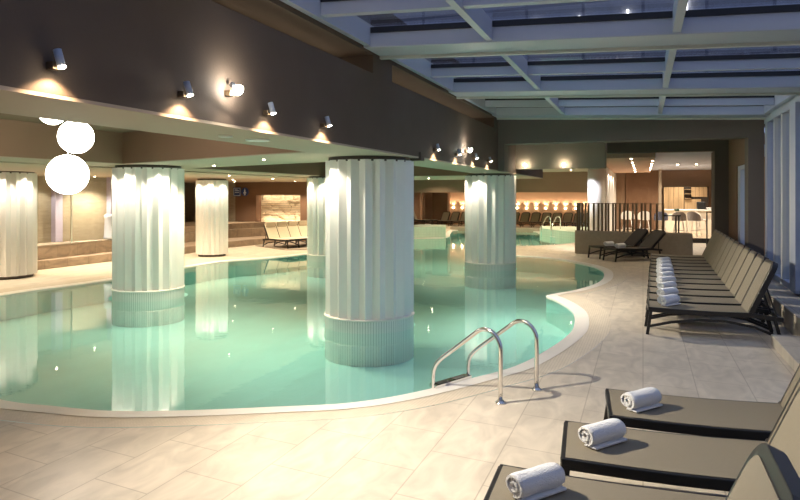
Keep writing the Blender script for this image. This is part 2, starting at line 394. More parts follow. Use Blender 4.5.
# ------------------------------------------------------------ big dark beam wall above the columns, with a lit recess
bm = BM()
box(bm, -3.67,-3,ZC+.02, XF,13.5,3.07)
box(bm, -3.67,-3,3.07, -3.3,13.5,3.28)
box(bm, -3.67,-3,3.28, XF,13.5,3.9)
for y0, y1 in ((6.75, 7.35), (13.1, 13.5)): box(bm, -3.3,y0,3.07, XF,y1,3.28)
struct('wall_left', bm, M_DARKPLASTER)
bm = BM(); box(bm, -3.299,-3,3.075,-3.28,6.75,3.275); box(bm, -3.299,7.35,3.075,-3.28,13.1,3.275)
struct('wall_left_recess_back', bm, M_BROWNC, label='warm brown back of the long recess')
bm = BM(); box(bm, -3.27,-3,3.071,-3.25,6.7,3.09); box(bm, -3.27,7.4,3.071,-3.25,13.05,3.09)
struct('trim_cove_strip', bm, E_COVE)
struct('wall_left_far', box(BM(), -3.67,13.5,ZC+.02,XF,20,2.9), M_DARKPLASTER)
struct('trim_collar_block', box(BM(), -3.5,8.35,ZC-.03,XF+.03,8.5,ZC+.08), M_DARKPLASTER)

# spot fittings on the beam
def spotlight(y, z, label, star=False):
    t = thing('wall_spotlight', label, 'spotlight', (XF, y, z), 0, 'spotlights on the dark beam')
    obj('bracket', box(BM(), 0,-.022,-.02,.05,.022,.02), M_BRONZE, t, bevel=.003)
    d = Vector((.30, .05, -1)).normalized() if not star else Vector((.8, -.25, -.55)).normalized()
    c = Vector((.065, 0, .05))
    obj('lamp_body', tube(BM(), [c-d*.03, c+d*.06], .021, 16), M_ALU, t)
    bm = BM(); tube(bm, [c+d*.058, c+d*.066], .019 if not star else .04, 16)
    obj('lens', bm, E_STAR if star else E_LAMP, t)
    s = c+d*.075
    if star:
        spot(t, s, s+Vector((.95, .05, -1.0)), P_STAR, WHITEW, 138, .95, .04)
        spot(t, s, s+Vector((.12, 0, -1)), P_SPOT*.4, WHITEW, 100, .3, .02)
    else:
        spot(t, s, s+Vector((-.05, 0.0, -1)), P_SPOT, WARM2, 125, .5, .01)
for i, y in enumerate((2.49, 3.49, 4.51, 5.50)):
    spotlight(y, 2.36, 'small grey spotlight on the dark beam, %s of the four near ones' % ['closest', 'second', 'third', 'farthest'][i])
spotlight(4.0, 2.44, 'dazzling star-like spotlight on the near stretch of dark beam', True)
for i, y in enumerate((9.01, 10.17, 11.32, 12.46)):
    spotlight(y, 2.36, 'small grey spotlight on the far beam stretch, %s beyond the largest column' % ORD[i])
spotlight(10.75, 2.44, 'dazzling star-like spotlight on the far stretch of dark beam', True)
# flush fittings in the soffit
for (x, y, r, lab) in ((-3.26, 5.05, .11, 'round white flush speaker in the beam soffit, larger of two'), (-3.3, 4.62, .06, 'small white flush fitting beside the round soffit speaker')):
    o = obj('ceiling_speaker', lathe(BM(), [(r*.7, -.004), (r, -.012), (r, 0)], 24), M_WHITE, loc=(x, y, ZC)); tag(o, lab, 'speaker')

# ------------------------------------------------------------ hanging globes
for (px, py, pz, r, lab) in ((-5.80, 5.30, 1.92, .212, 'lowest glowing white globe hanging over the pool'), (-5.79, 5.40, 2.335, .182, 'middle glowing white globe half tucked under the beam'), (-6.02, 5.3, 2.61, .145, 'topmost glowing white globe, only a sliver showing under the beam')):
    t = thing('globe_lamp', lab, 'lamp', (px, py, pz), 0, 'stacked hanging globe lamps')
    obj('globe', sphere(BM(), (0, 0, 0), r), E_GLOBE, t)
    obj('hanging_rod', tube(BM(), [(0, 0, r*.95), (0, 0, r+.02)], .006, 8), M_STEEL, t)

# ------------------------------------------------------------ left wing benches and walls
T1 = [(-12.9,6),(-12.85,10.9),(-12.75,13.1),(-12.35,15.1),(-12.55,17.5),(-12.35,18.9),(-12.2,20.98)]
T2 = [(-13.1,6),(-13.1,11.4),(-13.2,13.4),(-13.35,15.4),(-13.6,17.4),(-13.5,19.3),(-13.2,20.2)]
struct('bench_lower_tier', prism(BM(), T1+[(-16,20.98),(-16,6)], 0, .20), M_STONE, label='low stone step of the bathing benches', bevel=.01)
struct('bench_upper_tier', prism(BM(), T2+[(-13.0,20.97),(-16,20.97),(-16,6)], .20, .50), M_STONE, label='upper stone bench against the walls', bevel=.01)
struct('bench_raised_block', prism(BM(), [(-16,16.2),(-13.6,16.4),(-13.7,17.6),(-13.6,19.3),(-13.35,20.2),(-13.2,20.96),(-16,20.96)], .50, .70), M_STONE, label='raised stone block beside the loungers', bevel=.01)
struct('bench_cap', prism(BM(), [(-13.09,9),(-13.09,11.4),(-13.19,13.4),(-13.5,13.4),(-14.0,9)], .5, .525), M_PALEPLASTER)
struct('wall_left_wing', prism(BM(), [(-14.9,6),(-14.3,11.9),(-13.6,13.9),(-14.3,15.8),(-14.9,16.1),(-14.9,17),(-17,17),(-17,6)], 0, ZC), M_TRAV)
bm = BM(); box(bm, -17.5,21,0,-14.55,21.4,2.8); box(bm, -17.5,6,0,-17,21,2.8); struct('wall_back_dark_panel', bm, M_TRAV)
# back wall with two lit stone niches
def wallholes(bm, x0, x1, y0, y1, z0, z1, holes):
    xs = x0
    for (a, b2, c, d) in holes:
        box(bm, xs, y0, z0, a, y1, z1); box(bm, a, y0, z0, b2, y1, c); box(bm, a, y0, d, b2, y1, z1); xs = b2
    box(bm, xs, y0, z0, x1, y1, z1)
bm = BM(); wallholes(bm, -14.55, -9.0, 21.0, 21.35, 0, 2.3, [(-13.63, -11.75, .66, 1.70), (-11.15, -9.6, .66, 1.70)])
struct('wall_back_left', bm, M_BROWN)
M_NICHE = pmat('split_stone', (.78, .66, .48), .8, var=.15, scale=9, bump=0)
for k, (a, b2) in enumerate(((-13.7, -11.7), (-11.2, -9.5))):
    bm = BM(); z = .60; row = 0
    while z < 1.76:
        h = random.uniform(.05, .09); x = a-random.uniform(0, .15)
        while x < b2:
            w2 = random.uniform(.10, .24); d = random.uniform(.0, .09)
            box(bm, x+.006, 21.44-d, z+.006, x+w2-.006, 21.6, z+h-.006); x += w2
        z += h; row += 1
    struct('wall_niche_back_%d' % (k+1), box(BM(), a-.2,21.56,.5,b2+.1,21.64,1.85), M_BROWN)
    struct('wall_niche_stone_%d' % (k+1), bm, M_NICHE, label='rough split stone lining of the lit niche')
    for zz, up in ((.68, 0), (1.68, PI)):
        l = bpy.data.lights.new('niche_strip', 'AREA'); l.shape = 'RECTANGLE'; l.size = b2-a-.3; l.size_y = .05; l.energy = 4 if up == 0 else 3; l.color = WARM
        o = bpy.data.objects.new('niche_strip', l); COL.objects.link(o); o.location = ((a+b2)/2, 21.22, zz); o.rotation_euler = (PI-.5 if up == 0 else .5, 0, 0)
# glass partition before the bench
t = thing('glass_partition', 'tall clear glass partition in front of the travertine bench wall', 'partition', (0, 0, 0))
bm = BM(); bar(bm, (-13.3,9.2,1.36),(-12.75,14.6,1.36), .012, 1.66); obj('pane', bm, M_GLASS2, t)
bm = BM(); bar(bm, (-13.02,12.0,.53),(-13.02,12.0,2.19), .04, .03); bar(bm, (-12.75,14.6,.53),(-12.75,14.6,2.19), .04, .03); obj('mullion', bm, M_STEEL, t)
struct('trim_pilaster', box(BM(), -14.25,12.4,.5,-13.98,12.62,ZC), M_LILAC)
struct('trim_pilaster_far', box(BM(), -13.7,13.75,.5,-13.5,14.0,ZC), M_LILAC)
for x, y in ((-13.98, 12.0), (-13.72, 12.85), (-13.5, 13.3), (-14.3, 11.0)): spot(None, (x+.12, y, 2.1), (x-.02, y, 0), 22, WHITEW, 100, .7, .03)
bm = BM(); lathe(bm, [(.14, 0), (.16, .04), (.14, .08), (.12, .55), (.15, .62), (.10, .66)], 20)
o = obj('water_urn', bm, M_CURTAIN, loc=(-13.35, 13.55, .525)); tag(o, 'pale lilac rounded urn on the bench by the white column', 'urn')
# wall signs
t = thing('wall_sign', 'blue square sign with white lines on the brown wall', 'sign', (-14.45, 20.98, 1.82), 0, 'blue signs on the brown wall')
obj('panel', box(BM(), -.17,-.02,-.17,.17,0,.17), M_BLUE, t)
bm = BM()
for (x0, z0, x1, z1) in ((-.15,.13,.15,.15),(-.15,-.15,.15,-.13),(-.15,-.13,-.13,.13),(.13,-.13,.15,.13),(-.09,.03,.09,.06),(-.09,-.04,.09,-.01),(-.09,.08,.03,.10)): box(bm, x0,-.026,z0,x1,-.02,z1)
obj('pictogram', bm, M_SIGNW, t)
t = thing('wall_sign', 'narrow blue sign with a white standing figure', 'sign', (-14.10, 20.98, 1.82), 0, 'blue signs on the brown wall')
obj('panel', lathe(BM(), [(.16, 0), (.16, .02)], 24), M_BLUE, t, rot=(PI/2, 0, 0))
bm = BM(); box(bm, -.03,-.03,-.02,.03,-.02,.07); box(bm, -.06,-.03,-.06,.06,-.02,-.01); box(bm, -.03,-.03,-.13,-.008,-.02,-.05); box(bm, .008,-.03,-.13,.03,-.02,-.05)
sphere(bm, (0,-.024,.1), .02, 10); obj('pictogram', bm, M_SIGNW, t)
# dots of light in the low ceiling
DOTS = [(-10.6,12.2),(-9.6,13.6),(-11.9,12.9),(-12.6,11.2),(-10.2,16.6),(-9.6,18.6),(-12.0,17.2),(-13.2,15.2),(-13.6,19.6),(-11.5,20.2),(-9.8,20.2),(-6.0,18.5),(-11.0,7.0),(-13.3,13.0),(-13.6,10.3),(-6.8,9.2),(-12.9,8.0),(-5.0,7.9),(-4.6,18.0)]
for i, (x, y) in enumerate(DOTS):
    zc = ZC-.02 if x < -8.9 else ZC
    o = obj('ceiling_downlight', lathe(BM(), [(.014, -.010), (.020, -.004), (.020, 0)], 14), E_DOT, loc=(x, y, zc))
    tag(o, 'tiny warm downlight in the cream low ceiling, %s of the scattered dots' % ORD[i], 'downlight', 'downlights of the low ceiling')
    spot(o, (0, 0, -.03), (0, 0, -1), P_DOWN, WARM, 130, .8, .04)

# ------------------------------------------------------------ end wall of the glazed hall
bm = BM(); box(bm, XF,13.5,2.77,2.08,13.95,3.6); box(bm, 1.82,13.5,0,2.08,13.95,2.77); box(bm, XF,13.5,2.2,-2.72,13.95,2.77)
struct('wall_end', bm, M_GREYPLASTER)
struct('wall_end_upper_panel', box(BM(), -3.2,15.5,2.32,-.80,15.9,3.2), M_PALEPLASTER)
bm = BM(); box(bm, -.82,16.6,2.72,1.9,16.9,3.3); box(bm, 1.55,16.6,0,1.95,17.4,2.72)
struct('wall_end_bar_front', bm, M_GREYPLASTER)
struct('ceiling_passage', box(BM(), -3.0,13.95,3.0,2.2,17.0,3.1), M_GREYPLASTER)
bm = BM(); box(bm, 1.84,13.95,2.3,2.1,16.6,3.0); box(bm, 1.84,13.95,0,2.1,14.1,2.3); box(bm, 1.84,15.3,0,2.1,16.6,2.3)
struct('wall_right_passage', bm, M_BROWN)
bm = BM(); box(bm, 1.87,14.1,.02,1.97,14.2,2.3); box(bm, 1.87,14.95,.02,1.97,15.3,2.3); box(bm, 1.87,14.2,2.22,1.97,14.95,2.3)
struct('window_1', bm, M_CURTAIN, label='narrow dusk-blue window in the passage')
# two sconces on the light panel
for k, (x, lab) in enumerate(((-2.62, 'left'), (-1.72, 'right'))):
    t = thing('wall_spotlight', 'small glowing spotlight on the pale panel, %s' % ('closer to the second column' if k == 0 else 'closer to the plain pillar'), 'spotlight', (x, 15.5, 2.40), 0, 'spotlights on the pale panel')
    obj('bracket', box(BM(), -.02,-.05,-.02,.02,0,.02), M_ALU, t)
    obj('lens', sphere(BM(), (0,-.07,0), .032, 14), E_LAMP, t); spot(t, (0,-.10,-.02), (0,-.02,-1), 6, WARM, 130, .6, .02)

# ------------------------------------------------------------ far pool hall
struct('ceiling_far', box(BM(), -14,20.6,2.55,-1.7,36,2.6), M_SOFFIT)
struct('ceiling_far_bulkhead', box(BM(), -12,24.6,1.80,-1.7,24.9,2.55), M_TAUPE)
bm = BM(); box(bm, -13,34.5,0,-1.0,34.8,2.6); struct('wall_far', bm, M_PEACH)
bm = BM(); box(bm, -13,32.2,0,-10.75,32.5,2.6); box(bm, -10.85,31.9,0,-10.75,32.3,2.6); box(bm, -10.75,33.8,0,-9.9,34.4,2.6); struct('wall_far_brown', bm, M_BROWN)
struct('wall_back_return', box(BM(), -9.2,21.0,0,-8.95,25.0,2.55), M_BROWN)
struct('wall_far_side', box(BM(), -13.2,21.7,0,-13,34.5,2.6), M_BROWN)
for i, (x, y) in enumerate(((-9.5,29),(-7,29),(-4.5,30),(-2.6,29.5),(-3.2,20.8),(-6.5,27),(-4.2,26.6),(-2.3,22.8),(-7.5,23.5),(-10.2,30.6))):  # lights added to brighten the far hall
    zc = 2.55
    o = obj('ceiling_downlight', lathe(BM(), [(.02, -.010), (.028, 0)], 12), E_DOT, loc=(x, y, zc)); tag(o, 'small added light in the ceiling of the far pool hall, %s of its grid' % ORD[i], 'downlight', 'added lights of the far hall')
    spot(o, (0, 0, -.03), (0, 0, -1), 110, WARM, 140, .8, .05)
# raised pale pool surrounds
bm = BM(); prism(bm, [(-7.55,25.5),(-8.6,24.75),(-9.3,23.9),(-10.5,24.4),(-9.2,27.2),(-8.1,27.4)], ZB, .40)
struct('pool_raised_tub', bm, M_PALEWALL)
bm = BM(); prism(bm, [(-4.3,29.2),(-3.2,27.2),(-2.35,26.2),(-1.2,26.0),(-1.2,31),(-4.5,31)], ZB, .24)
struct('pool_raised_surround', bm, M_PALEWALL)
struct('pool_far_edge', prism(BM(), [(-9.0,31.2),(-4.5,31.2),(-1.0,31.1),(-1.0,31.5),(-4.5,31.6),(-9.0,31.6)], -.1, .10), M_CONC)
struct('floor_far_terrace', box(BM(), -12.9,31.6,0,-1.0,34.5,.10), M_DECK)
# far hand rail
t = thing('pool_handrail', 'small steel handrail at the far pool edge before the peach wall', 'handrail', (-3.75, 28.6, .24))
for dx in (0, .42):
    obj('rail', tube(BM(), [(dx, 0, 0), (dx, 0, .45), (dx-.05, -.1, .55), (dx-.15, -.3, .5), (dx-.3, -.6, .1), (dx-.3, -.62, -.3)], .02, 8), M_STEEL, t)

# ------------------------------------------------------------ planter, slatted fence, pillars
bm = BM(); prism(bm, [(-1.86,19.5),(-1.9,19.95),(1.25,19.5),(1.25,19.05),(-.6,19.3)], 0, .66)
o = struct('wall_planter', bm, M_CONC, label='low rough grey wall carrying the slatted fence', bevel=.02)
t = thing('slatted_fence', 'see-through bronze slat fence on the low grey wall', 'fence', (0, 0, 0))
A0 = Vector((-1.80, 19.7, 0)); A1 = Vector((.52, 19.33, 0))
xs = [0, .025, .06, .10, .135, .20, .255, .30, .345, .375, .43, .46, .51, .56, .60, .66, .70, .76, .80, .86, .93, 1.0]
for f in xs:
    p = A0.lerp(A1, f); bm = BM(); box(bm, p.x-.027, p.y-.03, .66, p.x+.027, p.y+.03, 1.47); obj('slat', bm, M_BRONZE, t)
bm = BM(); bar(bm, (A0.x,A0.y,1.455),(A1.x,A1.y,1.455), .02, .015); obj('top_rail', bm, M_BRONZE, t)
struct('trim_pillar', lathe(BM(), [(.26, 0), (.26, 2.9)], 32), M_WHITE, label='plain round white pillar behind the fence', loc=(-1.40, 21.6, 0))
spot(None, (-1.95, 20.9, 2.5), (-1.45, 21.5, .6), 90, (.9, .9, 1), 90, .8, .05)  # added light that brightens the white pillar, no fitting modelled
# handrails by the bar step
for (x, y, wd, lab) in ((.84, 19.25, -.3, 'dark metal handrail at the end of the slatted fence'), (2.25, 23.6, -.28, 'dark metal handrail on the bar step by the right pier')):
    t = thing('step_handrail', lab, 'handrail', (x, y, 0))
    for dx in (0, wd) if y > 20 else (0, .07):
        obj('post', box(BM(), dx-.02,-.02,0,dx+.02,.02,1.12), M_FRAME, t)
    obj('handle_bar', box(BM(), min(wd, -.02)-.02,-.025,1.12,.12 if y < 20 else .02,.025,1.15), M_FRAME, t)

# ------------------------------------------------------------ bar room
struct('floor_bar', box(BM(), -1.3,25.3,0,6,31.2,.17), M_BARFLOOR)
struct('floor_bar_step', box(BM(), -1.3,25.22,0,6,25.3,.168), M_FRAME)
bm = BM(); box(bm, -2.0,30.6,0,-.75,30.9,3.0); box(bm, -.25,30.8,0,6,31.1,3.2); box(bm, -.75,30.8,0,-.25,31.1,3.0); struct('wall_bar_back', bm, M_TAUPE)
struct('wall_bar_niche', box(BM(), -.72,30.55,.17,.62,30.8,3.0), M_BROWN)
struct('wall_bar_white_edge', box(BM(), .62,29.8,.17,.74,30.0,2.9), M_PALEPLASTER)
struct('wall_bar_left', box(BM(), -1.32,21.9,0,-1.12,30.6,2.9), M_WHITE)
struct('wall_bar_right', box(BM(), 3.2,17.4,0,3.4,31,3.2), M_TAUPE)
bm = BM(); box(bm, -1.3,17.0,2.62,.28,28.5,2.75); struct('ceiling_bar_warm', bm, M_PEACH)
struct('ceiling_bar_pale', box(BM(), .28,16.9,2.78,5,31,2.86), M_CURTAIN)
struct('ceiling_bar_bulkhead', box(BM(), -3,19.0,2.95,6,31.5,3.3), M_TAUPE)
for i in range(11):
    if i < 6: x, y, z = -.28, 17.4+1.9*i, 2.61
    else: x, y, z = .24, 18.6+1.6*(i-6), 2.61
    o = obj('ceiling_downlight', lathe(BM(), [(.02, -.012), (.03, 0)], 12), E_DOT, loc=(x, y, z))
    tag(o, 'small bright downlight in the warm bar ceiling, %s' % (('%s along the inner line' % ORD[i]) if i < 6 else ('%s along the ceiling edge' % ORD[i-6])), 'downlight', 'downlights of the bar ceiling')
    if i % 2 == 0: spot(o, (0, 0, -.03), (0, 0, -1), 16, WARM, 140, .8, .04)
for k, x in enumerate((1.15, 1.75)):
    o = obj('ceiling_downlight', lathe(BM(), [(.03, -.012), (.04, 0)], 12), E_DOT, loc=(x, 25, 2.78)); tag(o, 'round downlight in the pale bar ceiling, %s the fence' % ('nearer' if k == 0 else 'farther from'), 'downlight', 'downlights of the pale bar ceiling')
for (x, y, p_, c_) in ((1.3, 25.6, P_BAR, WHITEW), (2.0, 27.0, P_BAR, WHITEW), (.6, 27.2, P_BAR*.7, WHITEW), (1.5, 29.3, P_BAR*.9, WARM), (-.2, 29.2, P_BAR*.5, WARM)):
    spot(None, (x, y, 2.7 if x > .3 else 2.55), (x, y, 0), p_*1.6, c_, 150, .8, .08)
for k in range(3): spot(None, (-1.0, 23.5+2*k, 2.55), (-1.15, 23.5+2*k, 0), 60, WHITEW, 90, .5, .03)
# cabinets and counter
t = thing('bar_cabinet', 'tall oak veneer wall cabinets with dark open shelves behind the counter', 'cabinet', (0, 0, 0))
obj('body', box(BM(), .82,30.3,.9,2.6,30.75,2.06), M_DARKWOOD, t)
for k in range(4): obj('door', box(BM(), .84+.20*k,30.27,1.0,1.03+.20*k,30.3,2.04), M_WOOD, t)
for k in range(4): obj('door', box(BM(), 1.93+.155*k,30.27,1.62,2.075+.155*k,30.3,2.04), M_WOOD, t)
obj('panel', box(BM(), 1.66,30.27,1.0,2.3,30.29,1.52), M_WOOD, t)
for k in range(3): obj('shelf', box(BM(), 1.66,30.15,1.55+.19*k,1.92,30.3,1.565+.19*k), M_WOOD, t)
t = thing('bar_counter', 'long cream bar counter in front of the oak cabinets', 'counter', (0, 0, .17))
obj('front', box(BM(), .80,27.6,0,3.1,28.0,.92), M_COUNTER, t); obj('worktop', box(BM(), .74,27.5,.92,3.15,28.1,.97), M_WHITE, t, bevel=.005)
t = thing('potted_plant', 'small dark plant on a white pot standing on the bar table', 'plant', (1.18, 26.4, .17))
obj('pot', lathe(BM(), [(.06, .78), (.08, .9)], 16), M_WHITE, t)
bm = BM()
for k in range(9):
    a = k*.7; c = Vector((.05*math.cos(a), .05*math.sin(a), .95+.02*(k % 3)))
    bmesh.ops.create_uvsphere(bm, u_segments=8, v_segments=6, radius=.05, matrix=Matrix.Translation(c) @ Matrix.Diagonal((1, 1, .6, 1)))
obj('foliage', bm, M_PLANT, t)
t = thing('bar_table', 'white high table carrying the small plant', 'table', (1.2, 26.45, .17))
obj('tabletop', box(BM(), -.5,-.2,.75,.4,.25,.78), M_WHITE, t); 
for sx in (-.42, .32): obj('leg', box(BM(), sx-.02,-.02,0,sx+.02,.02,.75), M_WHITE, t)
o = obj('coffee_machine', box(BM(), -.16,-.15,0,.16,.15,.30), M_FRAME, loc=(2.12, 27.8, 1.14), bevel=.03); tag(o, 'dark coffee machine on the bar counter', 'appliance')
t = thing('cup_stack', 'pale crockery laid out on the bar counter', 'crockery', (2.3, 27.65, 1.14))
for k in range(3): obj('bowl', lathe(BM(), [(.05, 0), (.11, .07), (.10, .075)], 18), M_WHITE, t, loc=(.08+.24*k, 0, 0))
def bar_chair(x, y, rz, label, m):
    t = thing('bar_chair', label, 'chair', (x, y, .17), rz, 'chairs at the bar')
    bm = BM(); lathe(bm, [(.12, .585), (.20, .60), (.21, .63), (.18, .635)], 20); obj('seat', bm, M_CHAIR, t)
    bm = BM(); seg = 14; outer = []; 
    for k in range(seg+1):
        a = math.radians(-10+200*k/seg); hgt = .60+.33*math.sin(math.radians(180*k/seg))**.6
        outer.append((a, hgt))
    vs = [[bm.verts.new((q*math.cos(a), q*math.sin(a), z)) for (q, z) in ((.215, .60), (.245, h), (.225, h), (.195, .60))] for a, h in outer]
    for i in range(seg):
        for j in range(4): bm.faces.new((vs[i][j], vs[i+1][j], vs[i+1][(j+1) % 4], vs[i][(j+1) % 4]))
    bm.faces.new(vs[0]); bm.faces.new(vs[-1][::-1])
    obj('backrest', bm, m, t)
    for sx in (-1, 1):
        for sy in (-1, 1): obj('leg', tube(BM(), [(sx*.12, sy*.12, .6), (sx*.2, sy*.2, 0)], .014, 8), M_CHAIR, t)
    obj('footrest', tube(BM(), [(-.16,-.16,.25),(.16,-.16,.25),(.16,.16,.25),(-.16,.16,.25),(-.16,-.16,.25)], .01, 6), M_CHAIR, t)
    return t
bar_chair(.62, 25.75, PI, 'white bar chair with blue-grey back beside the fence end', M_CHAIRB)
bar_chair(1.22, 25.6, PI, 'white bar chair with grey shell back in the middle of the bar', M_CHAIRG)
bar_chair(1.74, 25.85, PI*.85, 'white bar chair with grey shell back nearer the right pier', M_CHAIRG)
bar_chair(2.05, 26.5, PI*.5, 'white bar chair turned sideways beside the counter', M_CHAIR)
bar_chair(.05, 26.2, PI, 'white bar chair seen through the fence slats, nearer its end', M_CHAIR)
bar_chair(-.55, 26.5, PI, 'white bar chair seen through the fence slats, deeper along', M_CHAIR)

# ------------------------------------------------------------ glass roof
XR = 2.08
def zr(x, y=0): return 3.30-.041*(x+2.8)
YB = [.4, 3.7, 7.0, 10.3, 13.42]
k = 0
for yb in YB:
    k += 1
    t = obj('roof_beam', prism(BM(), [(-2.85,yb-.52),(XR,yb-.52),(XR,yb-.05),(-2.85,yb-.05)], zr, lambda x, y: zr(x)+.19), M_ALU, bevel=.01)
    tag(t, 'wide painted crossbeam of the glass roof, %s' % ('next to the end wall' if yb > 13 else 'one bay before the end wall' if yb > 10 else 'two bays before the end wall' if yb > 6 else 'above the near deck' if yb > 3 else 'behind the viewpoint'), 'beam', 'roof crossbeams')
    obj('gasket', prism(BM(), [(-2.76,yb-.535),(1.98,yb-.535),(1.98,yb-.52),(-2.76,yb-.52)], lambda x, y: zr(x)+.155, lambda x, y: zr(x)+.215), M_GASKET, t)
    obj('bottom_fin', prism(BM(), [(-2.85,yb-.05),(XR,yb-.05),(XR,yb),(-2.85,yb)], lambda x, y: zr(x)-.03, lambda x, y: zr(x)+.19), M_ALU2, t)
bays = [(YB[i], YB[i+1]-.52) for i in range(4)]
names = ['rear', 'near', 'middle', 'far']
for bi, (y0, y1) in enumerate(bays):
    for x, lab in ((-2.80, 'along the dark beam'), (-1.46, 'second from the dark beam'), (.29, 'third from the dark beam'), (2.02, 'along the window wall')):
        o = obj('roof_rafter', prism(BM(), [(x-.035,y0),(x+.035,y0),(x+.035,y1),(x-.035,y1)], lambda X, Y: zr(X)+.02, lambda X, Y: zr(X)+.22), M_ALU)
        tag(o, 'slim roof rafter %s, %s bay' % (lab, names[bi]), 'rafter', 'roof rafters')
    L_ = y1-y0
    for pi_, fy in enumerate((.5,)):
        yp = y0+1.62
        o = obj('roof_purlin', prism(BM(), [(-2.76,yp),(1.98,yp),(1.98,yp+.09),(-2.76,yp+.09)], lambda X, Y: zr(X)+.05, lambda X, Y: zr(X)+.20), M_ALU)
        tag(o, 'roof glazing bar across the middle of the %s bay' % names[bi], 'glazing bar', 'roof glazing bars')
        obj('gasket', prism(BM(), [(-2.76,yp-.015),(1.98,yp-.015),(1.98,yp),(-2.76,yp)], lambda X, Y: zr(X)+.165, lambda X, Y: zr(X)+.215), M_GASKET, o)
    xsn = ((-2.8, -1.46), (-1.46, .29), (.29, 2.05))
    for ci, (xa, xb) in enumerate(xsn):
        o = struct('window_roof_%s_%d' % (names[bi], ci+1), prism(BM(), [(xa,y0-.02),(xb,y0-.02),(xb,y1+.50),(xa,y1+.50)], lambda X, Y: zr(X)+.222, lambda X, Y: zr(X)+.234), (M_SOFFIT if (bi == 3 and ci == 0) else M_GLASS), label='roof glass pane')
# gutter strip along the dark wall
bm = BM(); box(bm, XF,-3,3.40,XF+.08,13.5,3.55); box(bm, XF+.0,-3,3.36,XF+.045,13.5,3.42)
struct('trim_gutter', bm, M_ALU2)
# window wall on the right
ZE = zr(XR)
struct('wall_right_eave', box(BM(), XR,-3,ZE-.10,XR+.14,13.5,ZE+.26), M_ALU)
bm = BM(); box(bm, XR,-3,.27,XR+.12,13.5,.36); struct('wall_right_sill', bm, M_ALU)
kk = 0
for y, wdt in ((13.3,.22),(12.55,.10),(11.9,.12),(11.25,.10),(10.75,.34),(9.3,.14),(7.6,.30),(6.0,.14),(4.4,.30),(2.6,.14),(.8,.30),(-1,.14)):
    kk += 1
    struct('window_wall_post_%d' % kk, box(BM(), XR-(.06 if wdt > .25 else .0),y-wdt/2,.30,XR+.12,y+wdt/2,ZE-.08), M_ALU if wdt > .2 else M_ALU2, label='upright post of the window wall')
struct('window_wall_glass', box(BM(), XR+.05,-3,.33,XR+.062,13.5,ZE-.05), M_GLASS)
# stone ledges below the windows
struct('floor_ledge', box(BM(), 1.70,-3,0,2.25,13.5,.27), M_LEDGE, label='raised stone ledge under the windows', bevel=.01)
struct('floor_step', box(BM(), 1.36,-3,0,1.70,8.4,.12), M_LEDGE, label='low stone step by the windows', bevel=.01)
# facade seen through the roof
struct('building_facade', box(BM(), -30,19.2,3.9,14,19.6,20), M_FACADE)
t_ = [(-2.9, 6.55, .55), (-1.7, 6.55, .5), (-.4, 6.6, .5), (-2.9, 5.35, .2), (-.35, 5.35, .2), (1.1, 6.9, .4)]  # glowing strips added to stand in for streaks reflected in the glass
for i, (x, z, h) in enumerate(t_):
    o = obj('reflection_strip', box(BM(), x-.03,19.1,z-h/2,x+.03,19.2,z+h/2), E_STRIP); tag(o, 'narrow upright strip added for a reflection in the roof glass, %s' % ORD[i], 'lamp', 'upright reflection strips beyond the roof')
# ground outdoors
struct('ground_outdoor', box(BM(), 2.3,-10,-.1,30,40,0.0), M_CONC)

# ------------------------------------------------------------ pool ladder
t = thing('pool_ladder', 'polished steel pool ladder with two arched handrails', 'ladder', (0, 0, 0))
def rail(F, Wp):
    F = Vector(F); Wp = Vector(Wp); d = Wp-F; d.z = 0
    P = lambda s, z: Vector((F.x+d.x*s, F.y+d.y*s, z))
    Lh = math.hypot(d.x, d.y); q = .15
    pts = [P(0, .01), P(0, .2), P(0, .34), P(0, .43)]
    for k in range(1, 13):
        a = math.radians(k*10.4); pts.append(P(q*(1-math.cos(a))/Lh, .43+q*math.sin(a)))
    x0 = q*(1-math.cos(math.radians(124.8))); z0 = .43+q*math.sin(math.radians(124.8))
    for f in (.15, .35, .55, .75, .9): pts.append(P((x0+(Lh-.07-x0)*f)/Lh, z0+(.225-z0)*f))
    pts += [P((Lh-.07)/Lh, .22), P((Lh-.035)/Lh, .18), P((Lh-.01)/Lh, .13), P(1, .07), P(1, -.2), P(1, -.4)]
    return pts
FEET = [((-1.09,5.26,0), (-1.77,5.58,0)), ((-.87,5.73,0), (-1.56,6.02,0))]
for F, Wp in FEET:
    r_ = obj('handrail', tube(BM(), rail(F, Wp), .019, 14), M_STEEL, t)
    obj('foot_flange', lathe(BM(), [(.046, 0), (.046, .010), (.03, .016), (.026, .024)], 20), M_STEEL, t, loc=F)
for z in (-.02, -.25):
    bm = BM(); bar(bm, (-1.77,5.58,z),(-1.56,6.02,z), .09, .025); obj('tread', bm, M_STEEL, t)
    if z > -.1:
        bm = BM()
        for f in (.1, .55): 
            a = Vector((-1.77,5.58,z+.014)).lerp(Vector((-1.56,6.02,z+.014)), f); b2 = Vector((-1.77,5.58,z+.014)).lerp(Vector((-1.56,6.02,z+.014)), f+.3); bar(bm, a, b2, .07, .006)
        obj('grip_pad', bm, M_FRAME, t)

